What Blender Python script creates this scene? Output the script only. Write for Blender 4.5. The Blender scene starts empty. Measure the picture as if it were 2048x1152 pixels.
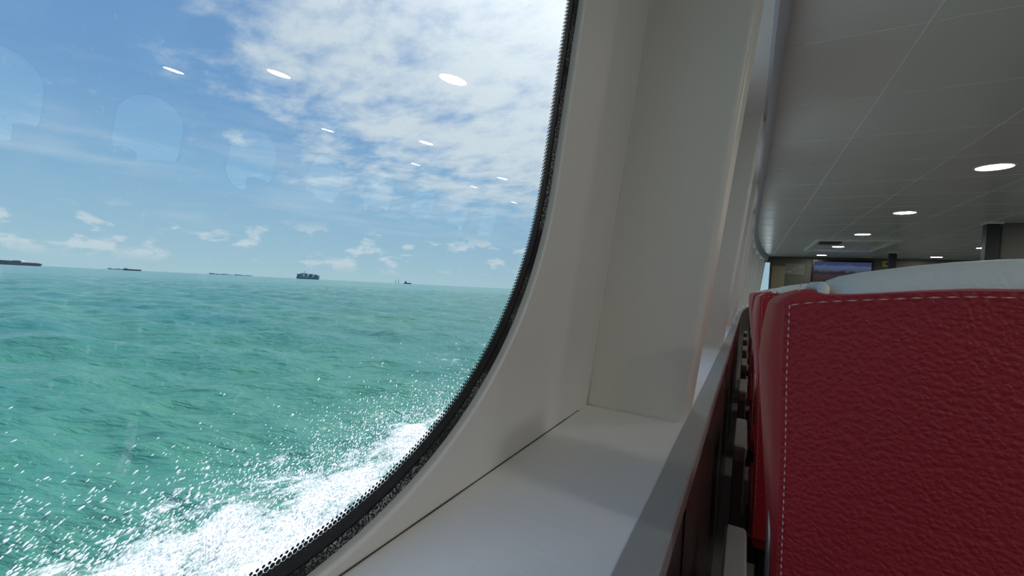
import bpy, math, random
import numpy as np
from mathutils import Matrix, Vector

random.seed(7); rng = np.random.default_rng(11)
scene = bpy.context.scene
COL = scene.collection
CZ = 1.05                       # eye height above the cabin floor; numbers below are measured from eye level

# ------------------------------------------------------------------ camera
F_PX, W_PX, H_PX = 850.0, 2048.0, 1152.0
def _dir(px, py):
    v = Vector((px - W_PX/2, -(py - H_PX/2), -F_PX)); v.normalize(); return v
_Y = _dir(1495, 586)                        # forward along the ship
_T = -_dir(-540, 472)
_X = (_T - _Y*_T.dot(_Y)).normalized()      # starboard
_Z = _X.cross(_Y)
ROT = Matrix((_X, _Y, _Z))
cam = bpy.data.cameras.new('camera'); cam_o = bpy.data.objects.new('camera', cam); COL.objects.link(cam_o)
cam.sensor_fit = 'HORIZONTAL'; cam.sensor_width = 36.0; cam.lens = F_PX/W_PX*36.0
cam.clip_start = 0.01; cam.clip_end = 60000
cam_o.matrix_world = Matrix.Translation((0, 0, CZ)) @ ROT.to_4x4()
scene.camera = cam_o
def ray(px, py):
    return ROT @ Vector((px - W_PX/2, -(py - H_PX/2), -F_PX))

# ------------------------------------------------------------------ view, sky, sun
vs = scene.view_settings
vs.view_transform = 'Standard'; vs.look = 'None'; vs.gamma = 1.0; vs.exposure = 0.06
vs.use_curve_mapping = False
scene.cycles.max_bounces = 14; scene.cycles.diffuse_bounces = 8; scene.cycles.transparent_max_bounces = 16
SEA_A, SEA_B, SEA_H = -0.0165, 0.0148, 3.2     # the ship rides slightly bow-up: the sea is tilted against the cabin
UPN = Vector((SEA_A, SEA_B, 1)).normalized()
SKY_GAIN, SUN_GAIN = 0.96, 3.4
SUN_DIR = Vector((0.02, 0.50, 0.86)).normalized()

class NT:
    """small node-tree helper"""
    def __init__(s, tree): s.t = tree; s.n = tree.nodes; s.l = tree.links
    def node(s, typ, **kw):
        nd = s.n.new(typ)
        for k, v in kw.items(): setattr(nd, k, v)
        return nd
    def put(s, sock, val):
        if isinstance(val, bpy.types.NodeSocket): s.l.new(val, sock)
        elif val is not None: sock.default_value = val
    def math(s, op, a, b=None, c=None, clamp=False):
        nd = s.node('ShaderNodeMath', operation=op, use_clamp=clamp)
        for i, v in enumerate((a, b, c)):
            if v is not None: s.put(nd.inputs[i], v)
        return nd.outputs[0]
    def vmath(s, op, a, b=None):
        nd = s.node('ShaderNodeVectorMath', operation=op)
        s.put(nd.inputs[0], a)
        if b is not None: s.put(nd.inputs[1], b)
        return nd.outputs['Value' if op in ('DOT_PRODUCT', 'LENGTH') else 'Vector']
    def mapr(s, v, a, b, c=0.0, d=1.0, smooth=True):
        nd = s.node('ShaderNodeMapRange', interpolation_type='SMOOTHSTEP' if smooth else 'LINEAR')
        nd.clamp = True
        for i, x in enumerate((v, a, b, c, d)): s.put(nd.inputs[i], x)
        return nd.outputs[0]
    def noise(s, vec, scale, detail=4, rough=0.5, dist=0.0):
        nd = s.node('ShaderNodeTexNoise'); s.put(nd.inputs['Vector'], vec)
        s.put(nd.inputs['Scale'], scale); nd.inputs['Detail'].default_value = detail
        nd.inputs['Roughness'].default_value = rough; nd.inputs['Distortion'].default_value = dist
        return nd.outputs['Fac']
    def mapping(s, vec, loc=(0,0,0), rot=(0,0,0), scale=(1,1,1)):
        nd = s.node('ShaderNodeMapping'); s.put(nd.inputs['Vector'], vec)
        nd.inputs['Location'].default_value = loc; nd.inputs['Rotation'].default_value = rot; nd.inputs['Scale'].default_value = scale
        return nd.outputs[0]
    def mix(s, fac, a, b):
        nd = s.node('ShaderNodeMix', data_type='RGBA'); s.put(nd.inputs['Factor'], fac)
        s.put(nd.inputs[6], a if isinstance(a, bpy.types.NodeSocket) else (*a, 1) if len(a) == 3 else a)
        s.put(nd.inputs[7], b if isinstance(b, bpy.types.NodeSocket) else (*b, 1) if len(b) == 3 else b)
        return nd.outputs[2]
    def ramp(s, fac, stops):
        nd = s.node('ShaderNodeValToRGB'); s.put(nd.inputs[0], fac)
        el = nd.color_ramp.elements
        while len(el) < len(stops): el.new(0.5)
        for e, (p, c) in zip(el, stops): e.position = p; e.color = (*c, 1)
        return nd.outputs[0]

def srgb(r, g, b):
    f = lambda v: (v/255/12.92) if v/255 <= 0.04045 else ((v/255+0.055)/1.055)**2.4
    return (f(r), f(g), f(b))

world = bpy.data.worlds.new('sky'); scene.world = world; world.use_nodes = True
w = NT(world.node_tree); w.n.clear()
tc = w.node('ShaderNodeTexCoord').outputs['Generated']
el = w.vmath('DOT_PRODUCT', tc, tuple(UPN))
blue = w.ramp(w.math('MULTIPLY', el, 1.0, clamp=True),
              [(0.0, srgb(172, 206, 218)), (0.07, srgb(158, 197, 219)), (0.18, srgb(138, 184, 219)), (0.33, srgb(116, 163, 212)), (0.62, srgb(96, 142, 200)), (1.0, srgb(80, 125, 188))])
sx = w.node('ShaderNodeSeparateXYZ'); w.put(sx.inputs[0], tc)
den = w.math('ADD', w.math('MAXIMUM', el, 0.0), 0.10)
cx = w.node('ShaderNodeCombineXYZ')
w.put(cx.inputs[0], w.math('DIVIDE', sx.outputs[0], den)); w.put(cx.inputs[1], w.math('DIVIDE', sx.outputs[1], den))
plane = cx.outputs[0]
# high broken sheet of cloud, thick ahead and thinning out to port
bank = w.mapr(w.vmath('DOT_PRODUCT', tc, (-0.40, 0.72, 0.57)), 0.70, 1.0)
n1 = w.noise(plane, 1.7, 3, 0.5, 0.3)
n2 = w.noise(w.mapping(plane, rot=(0, 0, 0.5), scale=(1.0, 1.5, 1)), 3.4, 8, 0.60, 0.15)
dens = w.math('ADD', w.math('MULTIPLY', n1, 0.40), w.math('MULTIPLY', n2, 0.95))
dens = w.math('ADD', dens, w.math('MULTIPLY', bank, 0.42))
high = w.math('MULTIPLY', w.mapr(dens, 0.79, 1.15), 0.94)
high = w.math('MULTIPLY', high, w.mapr(el, 0.10, 0.24))
# long thin wisps
n3 = w.noise(w.mapping(tc, rot=(0.05, 0.06, 0), scale=(1.0, 1.0, 7.0)), 3.2, 6, 0.58, 0.25)
wisp = w.math('MULTIPLY', w.mapr(n3, 0.50, 0.74), w.mapr(el, 0.05, 0.12))
wisp = w.math('MULTIPLY', w.math('MULTIPLY', wisp, 0.30), w.mapr(el, 0.40, 0.22))
# small cumulus low over the horizon
n4 = w.noise(w.mapping(tc, loc=(0.3, 0.1, 0), scale=(1.0, 1.0, 2.4)), 13.0, 7, 0.58, 0.1)
band = w.math('MULTIPLY', w.mapr(el, 0.012, 0.04), w.mapr(el, 0.13, 0.085))
cum = w.math('MULTIPLY', w.mapr(n4, 0.53, 0.64), band)
cum = w.math('MULTIPLY', cum, 0.75)
cl = w.math('MAXIMUM', w.math('MAXIMUM', high, wisp), cum)
skyc = w.mix(cl, blue, srgb(210, 224, 234))
glare = w.math('MULTIPLY', w.math('POWER', w.math('MAXIMUM', w.vmath('DOT_PRODUCT', tc, tuple(SUN_DIR)), 0.0), 8.0), 2.0)
gl_ = w.node('ShaderNodeVectorMath', operation='SCALE'); gl_.inputs[0].default_value = (1.0, 0.98, 0.95); w.put(gl_.inputs['Scale'], glare)
skyc = w.vmath('ADD', skyc, gl_.outputs[0])
bg = w.node('ShaderNodeBackground'); w.put(bg.inputs[0], skyc); bg.inputs[1].default_value = SKY_GAIN
wo = w.node('ShaderNodeOutputWorld'); w.l.new(bg.outputs[0], wo.inputs[0])
try: world.cycles.sampling_method = 'MANUAL'; world.cycles.sample_map_resolution = 1024
except Exception: pass

sun = bpy.data.lights.new('sun', 'SUN'); sun.energy = SUN_GAIN; sun.angle = math.radians(0.6); sun.color = (1.0, 0.96, 0.9)
sun_o = bpy.data.objects.new('sun', sun); COL.objects.link(sun_o)
sun_o.rotation_euler = SUN_DIR.to_track_quat('Z', 'Y').to_euler(); sun_o.location = (0, 0, 30)

# ------------------------------------------------------------------ materials
def new_mat(name):
    m = bpy.data.materials.new(name); m.use_nodes = True
    t = NT(m.node_tree); p = t.n['Principled BSDF']
    return m, t, p
def objco(t): return t.node('ShaderNodeTexCoord').outputs['Object']
def bump(t, p, height, strength=0.2, dist=0.002):
    b = t.node('ShaderNodeBump'); b.inputs['Strength'].default_value = strength; b.inputs['Distance'].default_value = dist
    t.put(b.inputs['Height'], height); t.l.new(b.outputs[0], p.inputs['Normal'])
MATS = {}
def simple(name, col, rough=0.5, metal=0.0, var=0.06, nscale=30, bstr=0.08, bdist=0.001, spec=0.5, emit=0.0):
    m, t, p = new_mat(name)
    co = objco(t); n = t.noise(co, nscale, 5, 0.6)
    dark = tuple(c*(1-var) for c in col); light = tuple(min(1, c*(1+var)) for c in col)
    t.put(p.inputs['Base Color'], t.mix(n, dark, light))
    p.inputs['Roughness'].default_value = rough; p.inputs['Metallic'].default_value = metal
    p.inputs['Specular IOR Level'].default_value = spec
    if bstr: bump(t, p, n, bstr, bdist)
    if emit:
        p.inputs['Emission Color'].default_value = (*col, 1); p.inputs['Emission Strength'].default_value = emit
    MATS[name] = m; return m
simple('lining', srgb(226, 226, 222), 0.42, var=0.025, nscale=6, bstr=0.03)
simple('rib_paint', srgb(232, 231, 225), 0.38, var=0.03, nscale=5, bstr=0.03)
simple('lip_paint', srgb(236, 238, 236), 0.5, var=0.03)
simple('caulk', srgb(222, 222, 216), 0.6, var=0.05, nscale=80, bstr=0.3)
simple('dirt_joint', srgb(84, 82, 78), 0.8, var=0.3, nscale=90)
simple('soffit_metal', srgb(232, 235, 237), 0.30, 0.1, var=0.03, nscale=8, bstr=0.02)
simple('trim_metal', srgb(176, 180, 181), 0.36, 0.4, var=0.03, nscale=40, bstr=0.04)
simple('header_metal', srgb(190, 197, 208), 0.34, 0.05, var=0.03, nscale=20, bstr=0.02)
simple('low_panel', srgb(74, 64, 60), 0.28, var=0.08, nscale=8, bstr=0.03)
simple('low_panel_seam', srgb(30, 26, 26), 0.5)
simple('ceiling_paint', srgb(218, 228, 224), 0.24, var=0.02, nscale=3, bstr=0.02, bdist=0.002)
simple('ceiling_joint', srgb(244, 244, 240), 0.35, var=0.03)
simple('floor_carpet', srgb(122, 121, 120), 0.9, var=0.3, nscale=200, bstr=0.5)
simple('bulkhead_paint', srgb(88, 91, 84), 0.45, var=0.03, nscale=4, bstr=0.02)
simple('beige_panel', srgb(138, 128, 108), 0.5, var=0.05, nscale=5)
simple('aft_panel', srgb(112, 114, 110), 0.5, var=0.03, nscale=4)
simple('dark_column', srgb(42, 47, 52), 0.35, var=0.05)
simple('frit_black', srgb(22, 26, 32), 0.45, var=0.1, nscale=60, bstr=0.05)
simple('plastic_grey', srgb(148, 150, 148), 0.4, var=0.04, nscale=60, bstr=0.1)
simple('arm_grey', srgb(112, 112, 112), 0.45, var=0.04)
simple('plastic_dark', srgb(66, 66, 68), 0.4, var=0.06)
simple('frame_steel', srgb(60, 62, 66), 0.35, 0.7)
simple('thread', srgb(226, 196, 190), 0.7, var=0.08, nscale=300)
simple('chrome', srgb(190, 190, 186), 0.25, 0.8)
simple('tv_bezel', srgb(14, 14, 17), 0.3)
simple('droplet_white', (0.95, 0.97, 0.98), 0.4, var=0.0, bstr=0)
simple('etch_white', srgb(224, 234, 234), 0.8, var=0.0, bstr=0)
simple('ship_hull_grey', srgb(140, 154, 160), 0.6, nscale=0.05)  # ship tones muted and paled: distance haze is mixed into the colour
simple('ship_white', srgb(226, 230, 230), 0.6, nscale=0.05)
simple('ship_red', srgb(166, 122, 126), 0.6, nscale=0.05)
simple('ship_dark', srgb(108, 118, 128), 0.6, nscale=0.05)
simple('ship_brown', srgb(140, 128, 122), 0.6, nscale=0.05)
simple('coast_hazed', srgb(186, 206, 208), 0.8, nscale=0.01)  # shore blocks carry the air haze in their base colour
simple('sign_olive', srgb(150, 150, 70), 0.5)

def leather(name, col, scale, strength, rough):
    m, t, p = new_mat(name)
    co = objco(t)
    v = t.node('ShaderNodeTexVoronoi', feature='SMOOTH_F1'); v.inputs['Smoothness'].default_value = 0.6
    warp = t.node('ShaderNodeVectorMath', operation='ADD')
    nz = t.node('ShaderNodeTexNoise'); t.put(nz.inputs['Vector'], co); nz.inputs['Scale'].default_value = scale*0.35; nz.inputs['Detail'].default_value = 3
    sc = t.node('ShaderNodeVectorMath', operation='SCALE'); t.l.new(nz.outputs['Color'], sc.inputs[0]); sc.inputs['Scale'].default_value = 1.6/scale
    t.put(warp.inputs[0], co); t.l.new(sc.outputs[0], warp.inputs[1])
    t.l.new(warp.outputs[0], v.inputs['Vector']); v.inputs['Scale'].default_value = scale
    cells = t.math('SUBTRACT', 1.0, v.outputs['Distance'])
    fine = t.noise(co, scale*2.6, 3, 0.6)
    h = t.math('ADD', t.math('MULTIPLY', cells, 0.8), t.math('MULTIPLY', fine, 0.35))
    big = t.noise(co, 9, 3, 0.5)
    t.put(p.inputs['Base Color'], t.mix(big, tuple(c*0.9 for c in col), tuple(min(1, c*1.08) for c in col)))
    p.inputs['Roughness'].default_value = rough
    bump(t, p, h, strength, 0.0022)
    MATS[name] = m
leather('red_leather', srgb(190, 44, 58), 250, 0.9, 0.44)
leather('red_smooth', srgb(184, 48, 54), 420, 0.10, 0.36)
leather('white_leather', srgb(236, 238, 230), 210, 0.45, 0.45)

# sill board: pale laminate with a fine cross grain
m, t, p = new_mat('sill_board'); MATS['sill_board'] = m
co = objco(t)
g1 = t.noise(t.mapping(co, scale=(4, 150, 4)), 1.6, 6, 0.65, 0.4)
t.put(p.inputs['Base Color'], t.mix(g1, srgb(236, 237, 238), srgb(245, 246, 246)))
p.inputs['Roughness'].default_value = 0.38
bump(t, p, t.mapr(g1, 0.35, 0.75), 0.30, 0.0012)

# sealant line between lining and glass: black with pale speckle
m, t, p = new_mat('sealant'); MATS['sealant'] = m
co = objco(t)
sp = t.mapr(t.noise(co, 520, 2, 0.7), 0.50, 0.58)
pat = t.mapr(t.noise(co, 9, 3, 0.6), 0.40, 0.60)
t.put(p.inputs['Base Color'], t.mix(t.math('MULTIPLY', sp, pat), srgb(26, 29, 33), srgb(170, 176, 178)))
p.inputs['Roughness'].default_value = 0.75
bump(t, p, sp, 0.4, 0.001)

# thin window glass with a trace of dried salt
m = bpy.data.materials.new('window_glass'); m.use_nodes = True; MATS['window_glass'] = m
t = NT(m.node_tree); t.n.clear()
co = t.node('ShaderNodeTexCoord').outputs['Object']
lw = t.node('ShaderNodeLayerWeight'); lw.inputs['Blend'].default_value = 0.5
f5 = t.math('POWER', lw.outputs['Facing'], 5.0)
fac = t.math('MULTIPLY_ADD', f5, 0.88, 0.085)
tr = t.node('ShaderNodeBsdfTransparent'); tr.inputs[0].default_value = (0.955, 0.975, 0.965, 1)
gl = t.node('ShaderNodeBsdfGlossy'); gl.inputs['Roughness'].default_value = 0.0
mx = t.node('ShaderNodeMixShader'); t.put(mx.inputs[0], fac); t.l.new(tr.outputs[0], mx.inputs[1]); t.l.new(gl.outputs[0], mx.inputs[2])
df = t.node('ShaderNodeBsdfTranslucent'); df.inputs[0].default_value = (0.9, 0.93, 0.93, 1)
spk = t.mapr(t.noise(t.mapping(co, scale=(1, 1, 0.7)), 260, 2, 0.5), 0.665, 0.72)
stk = t.mapr(t.noise(t.mapping(co, scale=(1, 160, 5)), 1.0, 4, 0.6), 0.55, 0.85)
dirt = t.math('ADD', t.math('MULTIPLY', spk, 0.20), t.math('MULTIPLY', stk, 0.05))
mx2 = t.node('ShaderNodeMixShader'); t.put(mx2.inputs[0], dirt); t.l.new(mx.outputs[0], mx2.inputs[1]); t.l.new(df.outputs[0], mx2.inputs[2])
out = t.node('ShaderNodeOutputMaterial'); t.l.new(mx2.outputs[0], out.inputs[0])

# faint dried water trails / etched mark on the pane
def film(name, alpha, col, nscale):
    m = bpy.data.materials.new(name); m.use_nodes = True; MATS[name] = m
    t = NT(m.node_tree); t.n.clear()
    co = t.node('ShaderNodeTexCoord').outputs['Object']
    n = t.noise(co, nscale, 4, 0.6)
    a = t.math('MULTIPLY', t.mapr(n, 0.3, 0.65), alpha)
    tr = t.node('ShaderNodeBsdfTransparent'); d = t.node('ShaderNodeBsdfTranslucent'); d.inputs[0].default_value = (*col, 1)
    mx = t.node('ShaderNodeMixShader'); t.put(mx.inputs[0], a); t.l.new(tr.outputs[0], mx.inputs[1]); t.l.new(d.outputs[0], mx.inputs[2])
    o = t.node('ShaderNodeOutputMaterial'); t.l.new(mx.outputs[0], o.inputs[0])
film('water_mark', 0.28, (0.95, 0.98, 0.98), 260)
film('etched', 0.8, (0.60, 0.67, 0.67), 300)

# lamps and screen
def emitter(name, col, strength):
    m = bpy.data.materials.new(name); m.use_nodes = True; MATS[name] = m
    t = NT(m.node_tree); t.n.clear()
    e = t.node('ShaderNodeEmission'); e.inputs[0].default_value = (*col, 1); e.inputs[1].default_value = strength
    o = t.node('ShaderNodeOutputMaterial'); t.l.new(e.outputs[0], o.inputs[0])
emitter('lamp_glow', (1.0, 0.95, 0.86), 64.0)
m = bpy.data.materials.new('tv_picture'); m.use_nodes = True; MATS['tv_picture'] = m
t = NT(m.node_tree); t.n.clear()
co = t.node('ShaderNodeTexCoord').outputs['Generated']
sp_ = t.node('ShaderNodeSeparateXYZ'); t.put(sp_.inputs[0], co)
zz = t.math('ADD', sp_.outputs[2], t.math('MULTIPLY', t.math('SUBTRACT', t.noise(t.mapping(co, scale=(5, 1, 7)), 1.4, 6, 0.6), 0.5), 0.30))
pic = t.ramp(zz, [(0.0, srgb(36, 34, 40)), (0.40, srgb(58, 50, 52)), (0.56, srgb(38, 38, 46)), (0.66, srgb(70, 78, 96)), (0.80, srgb(74, 90, 122)), (0.90, srgb(50, 60, 92))])
e = t.node('ShaderNodeEmission'); t.put(e.inputs[0], pic); e.inputs[1].default_value = 0.9
o = t.node('ShaderNodeOutputMaterial'); t.l.new(e.outputs[0], o.inputs[0])

# sea water
m, t, p = new_mat('sea_water'); MATS['sea_water'] = m
geo = t.node('ShaderNodeNewGeometry'); pos = geo.outputs['Position']
big = t.noise(t.mapping(pos, rot=(0, 0, 0.4), scale=(1, 2.2, 1)), 0.05, 4, 0.55)
col = t.mix(t.mapr(big, 0.35, 0.65), srgb(60, 128, 120), srgb(72, 136, 118))
sxyz = t.node('ShaderNodeSeparateXYZ'); t.put(sxyz.inputs[0], pos)
# foam: the wash thrown off the bow runs along the hull
edge = t.math('ADD', sxyz.outputs[0], t.math('MULTIPLY', sxyz.outputs[1], 0.10))
near = t.mapr(edge, -8.2, -4.4)
fn = t.noise(t.mapping(pos, rot=(0, 0, 0.25), scale=(1.6, 0.8, 1)), 1.1, 8, 0.68, 0.5)
fn2 = t.noise(t.mapping(pos, rot=(0, 0, 0.25), scale=(1.0, 0.6, 1)), 0.35, 3, 0.5)
brk = t.mapr(t.vmath('LENGTH', t.vmath('MULTIPLY', t.vmath('SUBTRACT', pos, (-4.9, 2.2, 0)), (1, 1, 0))), 1.9, 0.3)   # the breaking bow wave abreast
near = t.math('ADD', near, t.math('MULTIPLY', brk, 0.34))
foam = t.mapr(t.math('ADD', t.math('ADD', t.math('MULTIPLY', fn, 1.05), t.math('MULTIPLY', near, 0.42)), t.math('MULTIPLY', fn2, 0.40)), 1.05, 1.22)
foam = t.math('MULTIPLY', foam, t.mapr(near, 0.02, 0.2))
t.put(p.inputs['Base Color'], t.mix(foam, col, (0.93, 0.96, 0.96)))
t.put(p.inputs['Roughness'], t.math('MULTIPLY_ADD', foam, 0.6, 0.13))
p.inputs['IOR'].default_value = 1.33
along = t.mapping(pos, rot=(0, 0, -math.radians(29)))        # crests run across the view, wind from ahead
r1 = t.noise(t.mapping(along, scale=(1, 2.7, 1)), 1.25, 5, 0.52, 0.15)
r2 = t.noise(t.mapping(along, scale=(1, 2.4, 1)), 0.17, 6, 0.55, 0.1)
bump(t, p, t.math('ADD', t.math('MULTIPLY', r1, 0.6), t.math('MULTIPLY', r2, 1.5)), 1.0, 0.30)

# ------------------------------------------------------------------ mesh helpers
class MB:
    def __init__(s): s.v = []; s.f = []; s.smooth = []
    def add(s, verts, faces, smooth=False):
        o = len(s.v); s.v += [tuple(x) for x in verts]
        s.f += [tuple(i+o for i in f) for f in faces]; s.smooth += [smooth]*len(faces); return s
    def box(s, x0, x1, y0, y1, z0, z1, bev=0.0):
        if bev <= 0:
            v = [(x, y, z) for z in (z0, z1) for y in (y0, y1) for x in (x0, x1)]
            f = [(0,2,3,1), (4,5,7,6), (0,1,5,4), (2,6,7,3), (0,4,6,2), (1,3,7,5)]
            return s.add(v, f)
        # chamfered box: three nested rings of 8 points
        rings = []
        for z, i in ((z0, bev), (z0+bev, 0), (z1-bev, 0), (z1, bev)):
            a, b, c, d = x0+i, x1-i, y0+i, y1-i; e = bev
            rings.append([(a+e, c, z), (b-e, c, z), (b, c+e, z), (b, d-e, z), (b-e, d, z), (a+e, d, z), (a, d-e, z), (a, c+e, z)])
        v = [q for r in rings for q in r]; f = []
        for k in range(3):
            for j in range(8):
                f.append((k*8+j, k*8+(j+1) % 8, (k+1)*8+(j+1) % 8, (k+1)*8+j))
        f.append(tuple(range(7, -1, -1))); f.append(tuple(range(24, 32)))
        return s.add(v, f)
    def grid(s, rows, closed=False, smooth=True, flip=False):
        n = len(rows[0]); v = [q for r in rows for q in r]; f = []
        for i in range(len(rows)-1):
            for j in range(n if closed else n-1):
                a, b = i*n+j, i*n+(j+1) % n; c, d = b+n, a+n
                f.append((a, d, c, b) if flip else (a, b, c, d))
        return s.add(v, f, smooth)
    def tube(s, pts, r, n=6, smooth=True):
        pts = [Vector(q) for q in pts]; rows = []
        for i, q in enumerate(pts):
            d = (pts[min(i+1, len(pts)-1)] - pts[max(i-1, 0)]).normalized()
            a = d.orthogonal().normalized() if i == 0 else (a - d*a.dot(d)).normalized()
            b = d.cross(a); rr = r[i] if isinstance(r, (list, tuple)) else r
            rows.append([tuple(q + a*rr*math.cos(2*math.pi*k/n) + b*rr*math.sin(2*math.pi*k/n)) for k in range(n)])
        s.grid(rows, closed=True, smooth=smooth)
        o = len(s.v) - len(rows)*n
        s.f.append(tuple(range(o+n-1, o-1, -1))); s.smooth.append(False)
        e = len(s.v) - n; s.f.append(tuple(range(e, e+n))); s.smooth.append(False)
        return s
    def disc(s, c, r, n=24, up=-1):
        v = [(c[0]+r*math.cos(2*math.pi*k/n), c[1]+r*math.sin(2*math.pi*k/n), c[2]) for k in range(n)]
        return s.add(v, [tuple(range(n)) if up > 0 else tuple(range(n-1, -1, -1))])
    def mesh(s, name, mat, off=(0, 0, 0)):
        me = bpy.data.meshes.new(name)
        me.from_pydata([(x+off[0], y+off[1], z+off[2]) for x, y, z in s.v], [], s.f); me.update()
        me.polygons.foreach_set('use_smooth', s.smooth)
        me.materials.append(MATS[mat]); return me
    def build(s, name, mat, parent=None, local=False):
        o = bpy.data.objects.new(name, s.mesh(name, mat, (0, 0, 0) if local else (0, 0, CZ))); COL.objects.link(o)
        if parent is not None: o.parent = parent
        return o
def tag(o, label=None, cat=None, group=None, kind=None):
    if label: o['label'] = label
    if cat: o['category'] = cat
    if group: o['group'] = group
    if kind: o['kind'] = kind
    return o
def empty(name, loc, label=None, cat=None, group=None, kind=None):
    o = bpy.data.objects.new(name, None); COL.objects.link(o)
    o.location = (loc[0], loc[1], loc[2]+CZ); o.empty_display_size = 0.1
    return tag(o, label, cat, group, kind)
def link_copy(src, parent=None):
    c = src.copy(); COL.objects.link(c)
    if parent is not None: c.parent = parent
    return c
def ordinal(k): return ['first', 'second', 'third', 'fourth', 'fifth', 'sixth', 'seventh', 'eighth', 'ninth', 'tenth', 'eleventh', 'twelfth', 'thirteenth', 'fourteenth', 'fifteenth'][k]

# ------------------------------------------------------------------ the cabin shell
MID = 3.26                      # centre line of the ship
LEAN = 0.101                    # the sides lean inboard towards the top
PITCH = 1.35
DY_STB = -0.27                  # the starboard frames stand a little further aft
Z_SILL, Z_SOF, Z_CEIL, Z_FLOOR = -0.25, 0.81, 0.93, -CZ
Y_AFT, Y_FWD = -4.56, 12.2
X_OUT, X_IN, X_TRIM = -0.278, -0.088, -0.052
def narrow(y): return 0.0 if y < 6 else 0.009*(y-6)**2      # the hull draws in towards the bow
def wx(x, y, z): return x + LEAN*(z - Z_SILL) + narrow(y)
def side(P, s):                                               # s = -1: port as measured; s = +1: mirrored to starboard
    return P if s < 0 else (2*MID - P[0], P[1], P[2])
BAYS = list(range(-3, 9))
RIB_T = 0.13
CAP_Y, CAP_Z0, CAP_Z1, CAP_R = 0.165, 0.14, 0.40, 0.382

def capsule(r, n=128, extra=()):
    """points (dy, z, angle) of the window outline seen from its centre"""
    zc = (CAP_Z0+CAP_Z1)/2; hh = (CAP_Z1-CAP_Z0)/2
    angs = sorted([2*math.pi*k/n for k in range(n)] + [a % (2*math.pi) for a in extra])
    pts = []
    for a in angs:
        c, sn = math.cos(a), math.sin(a)
        if abs(c) > 1e-9 and abs(r/abs(c)*sn) <= hh: d = r/abs(c)
        else:
            z0 = hh if sn > 0 else -hh
            d = sn*z0 + math.sqrt(max(0, r*r - c*c*z0*z0))
        pts.append((d*c, zc + d*sn, a))
    return pts

def wall_panel(yc, s, parent):
    y0, y1 = yc - 0.675 - 0.0, yc + 0.675
    lo, hi = y0 - CAP_Y_of(yc), y1 - CAP_Y_of(yc)
    zc = (CAP_Z0+CAP_Z1)/2
    corners = [math.atan2(z-zc, d) for d in (lo, hi) for z in (Z_SILL, Z_SOF)]
    cp = capsule(CAP_R, 128, corners)
    outer = []
    for dy, z, a in cp:
        c, sn = math.cos(a), math.sin(a); k = 1e9
        if c > 1e-9: k = min(k, hi/c)
        if c < -1e-9: k = min(k, lo/c)
        if sn > 1e-9: k = min(k, (Z_SOF-zc)/sn)
        if sn < -1e-9: k = min(k, (Z_SILL-zc)/sn)
        outer.append((c*k, zc + sn*k))
    def P(dy, z, depth): y = CAP_Y_of(yc)+dy; return side((wx(X_OUT-depth, y, z), y, z), s)
    rows = [[P(a, b, 0) for a, b in outer],
            [P((a*.5+o[0]*.5), (b*.5+o[1]*.5), 0) for (a, b, _), o in zip(cp, outer)],
            [P(a*(1+.003/CAP_R), (b-zc)*(1+.003/CAP_R)+zc, 0) for a, b, _ in cp]]
    mb = MB(); mb.grid(rows, closed=True, smooth=False, flip=(s > 0))
    pn = mb.build('wall_panel', 'lining', parent)
    lip = MB(); lip.grid([[P(a*(1+q/CAP_R), (b-zc)*(1+q/CAP_R)+zc, d) for a, b, _ in cp] for q, d in ((.003, 0), (.0008, .0007), (0, .003), (0, .014))], closed=True, smooth=True, flip=(s > 0))
    lip.build('opening_edge', 'lip_paint', pn)
    return pn
def CAP_Y_of(yc): return yc + (CAP_Y - 0.175)

def ring(r0, r1, depth, yc, s):
    a, b = capsule(r0), capsule(r1)
    def P(q): y = CAP_Y_of(yc)+q[0]; return side((wx(X_OUT-depth, y, q[1]), y, q[1]), s)
    return [[P(q) for q in a], [P(q) for q in b]]

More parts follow.
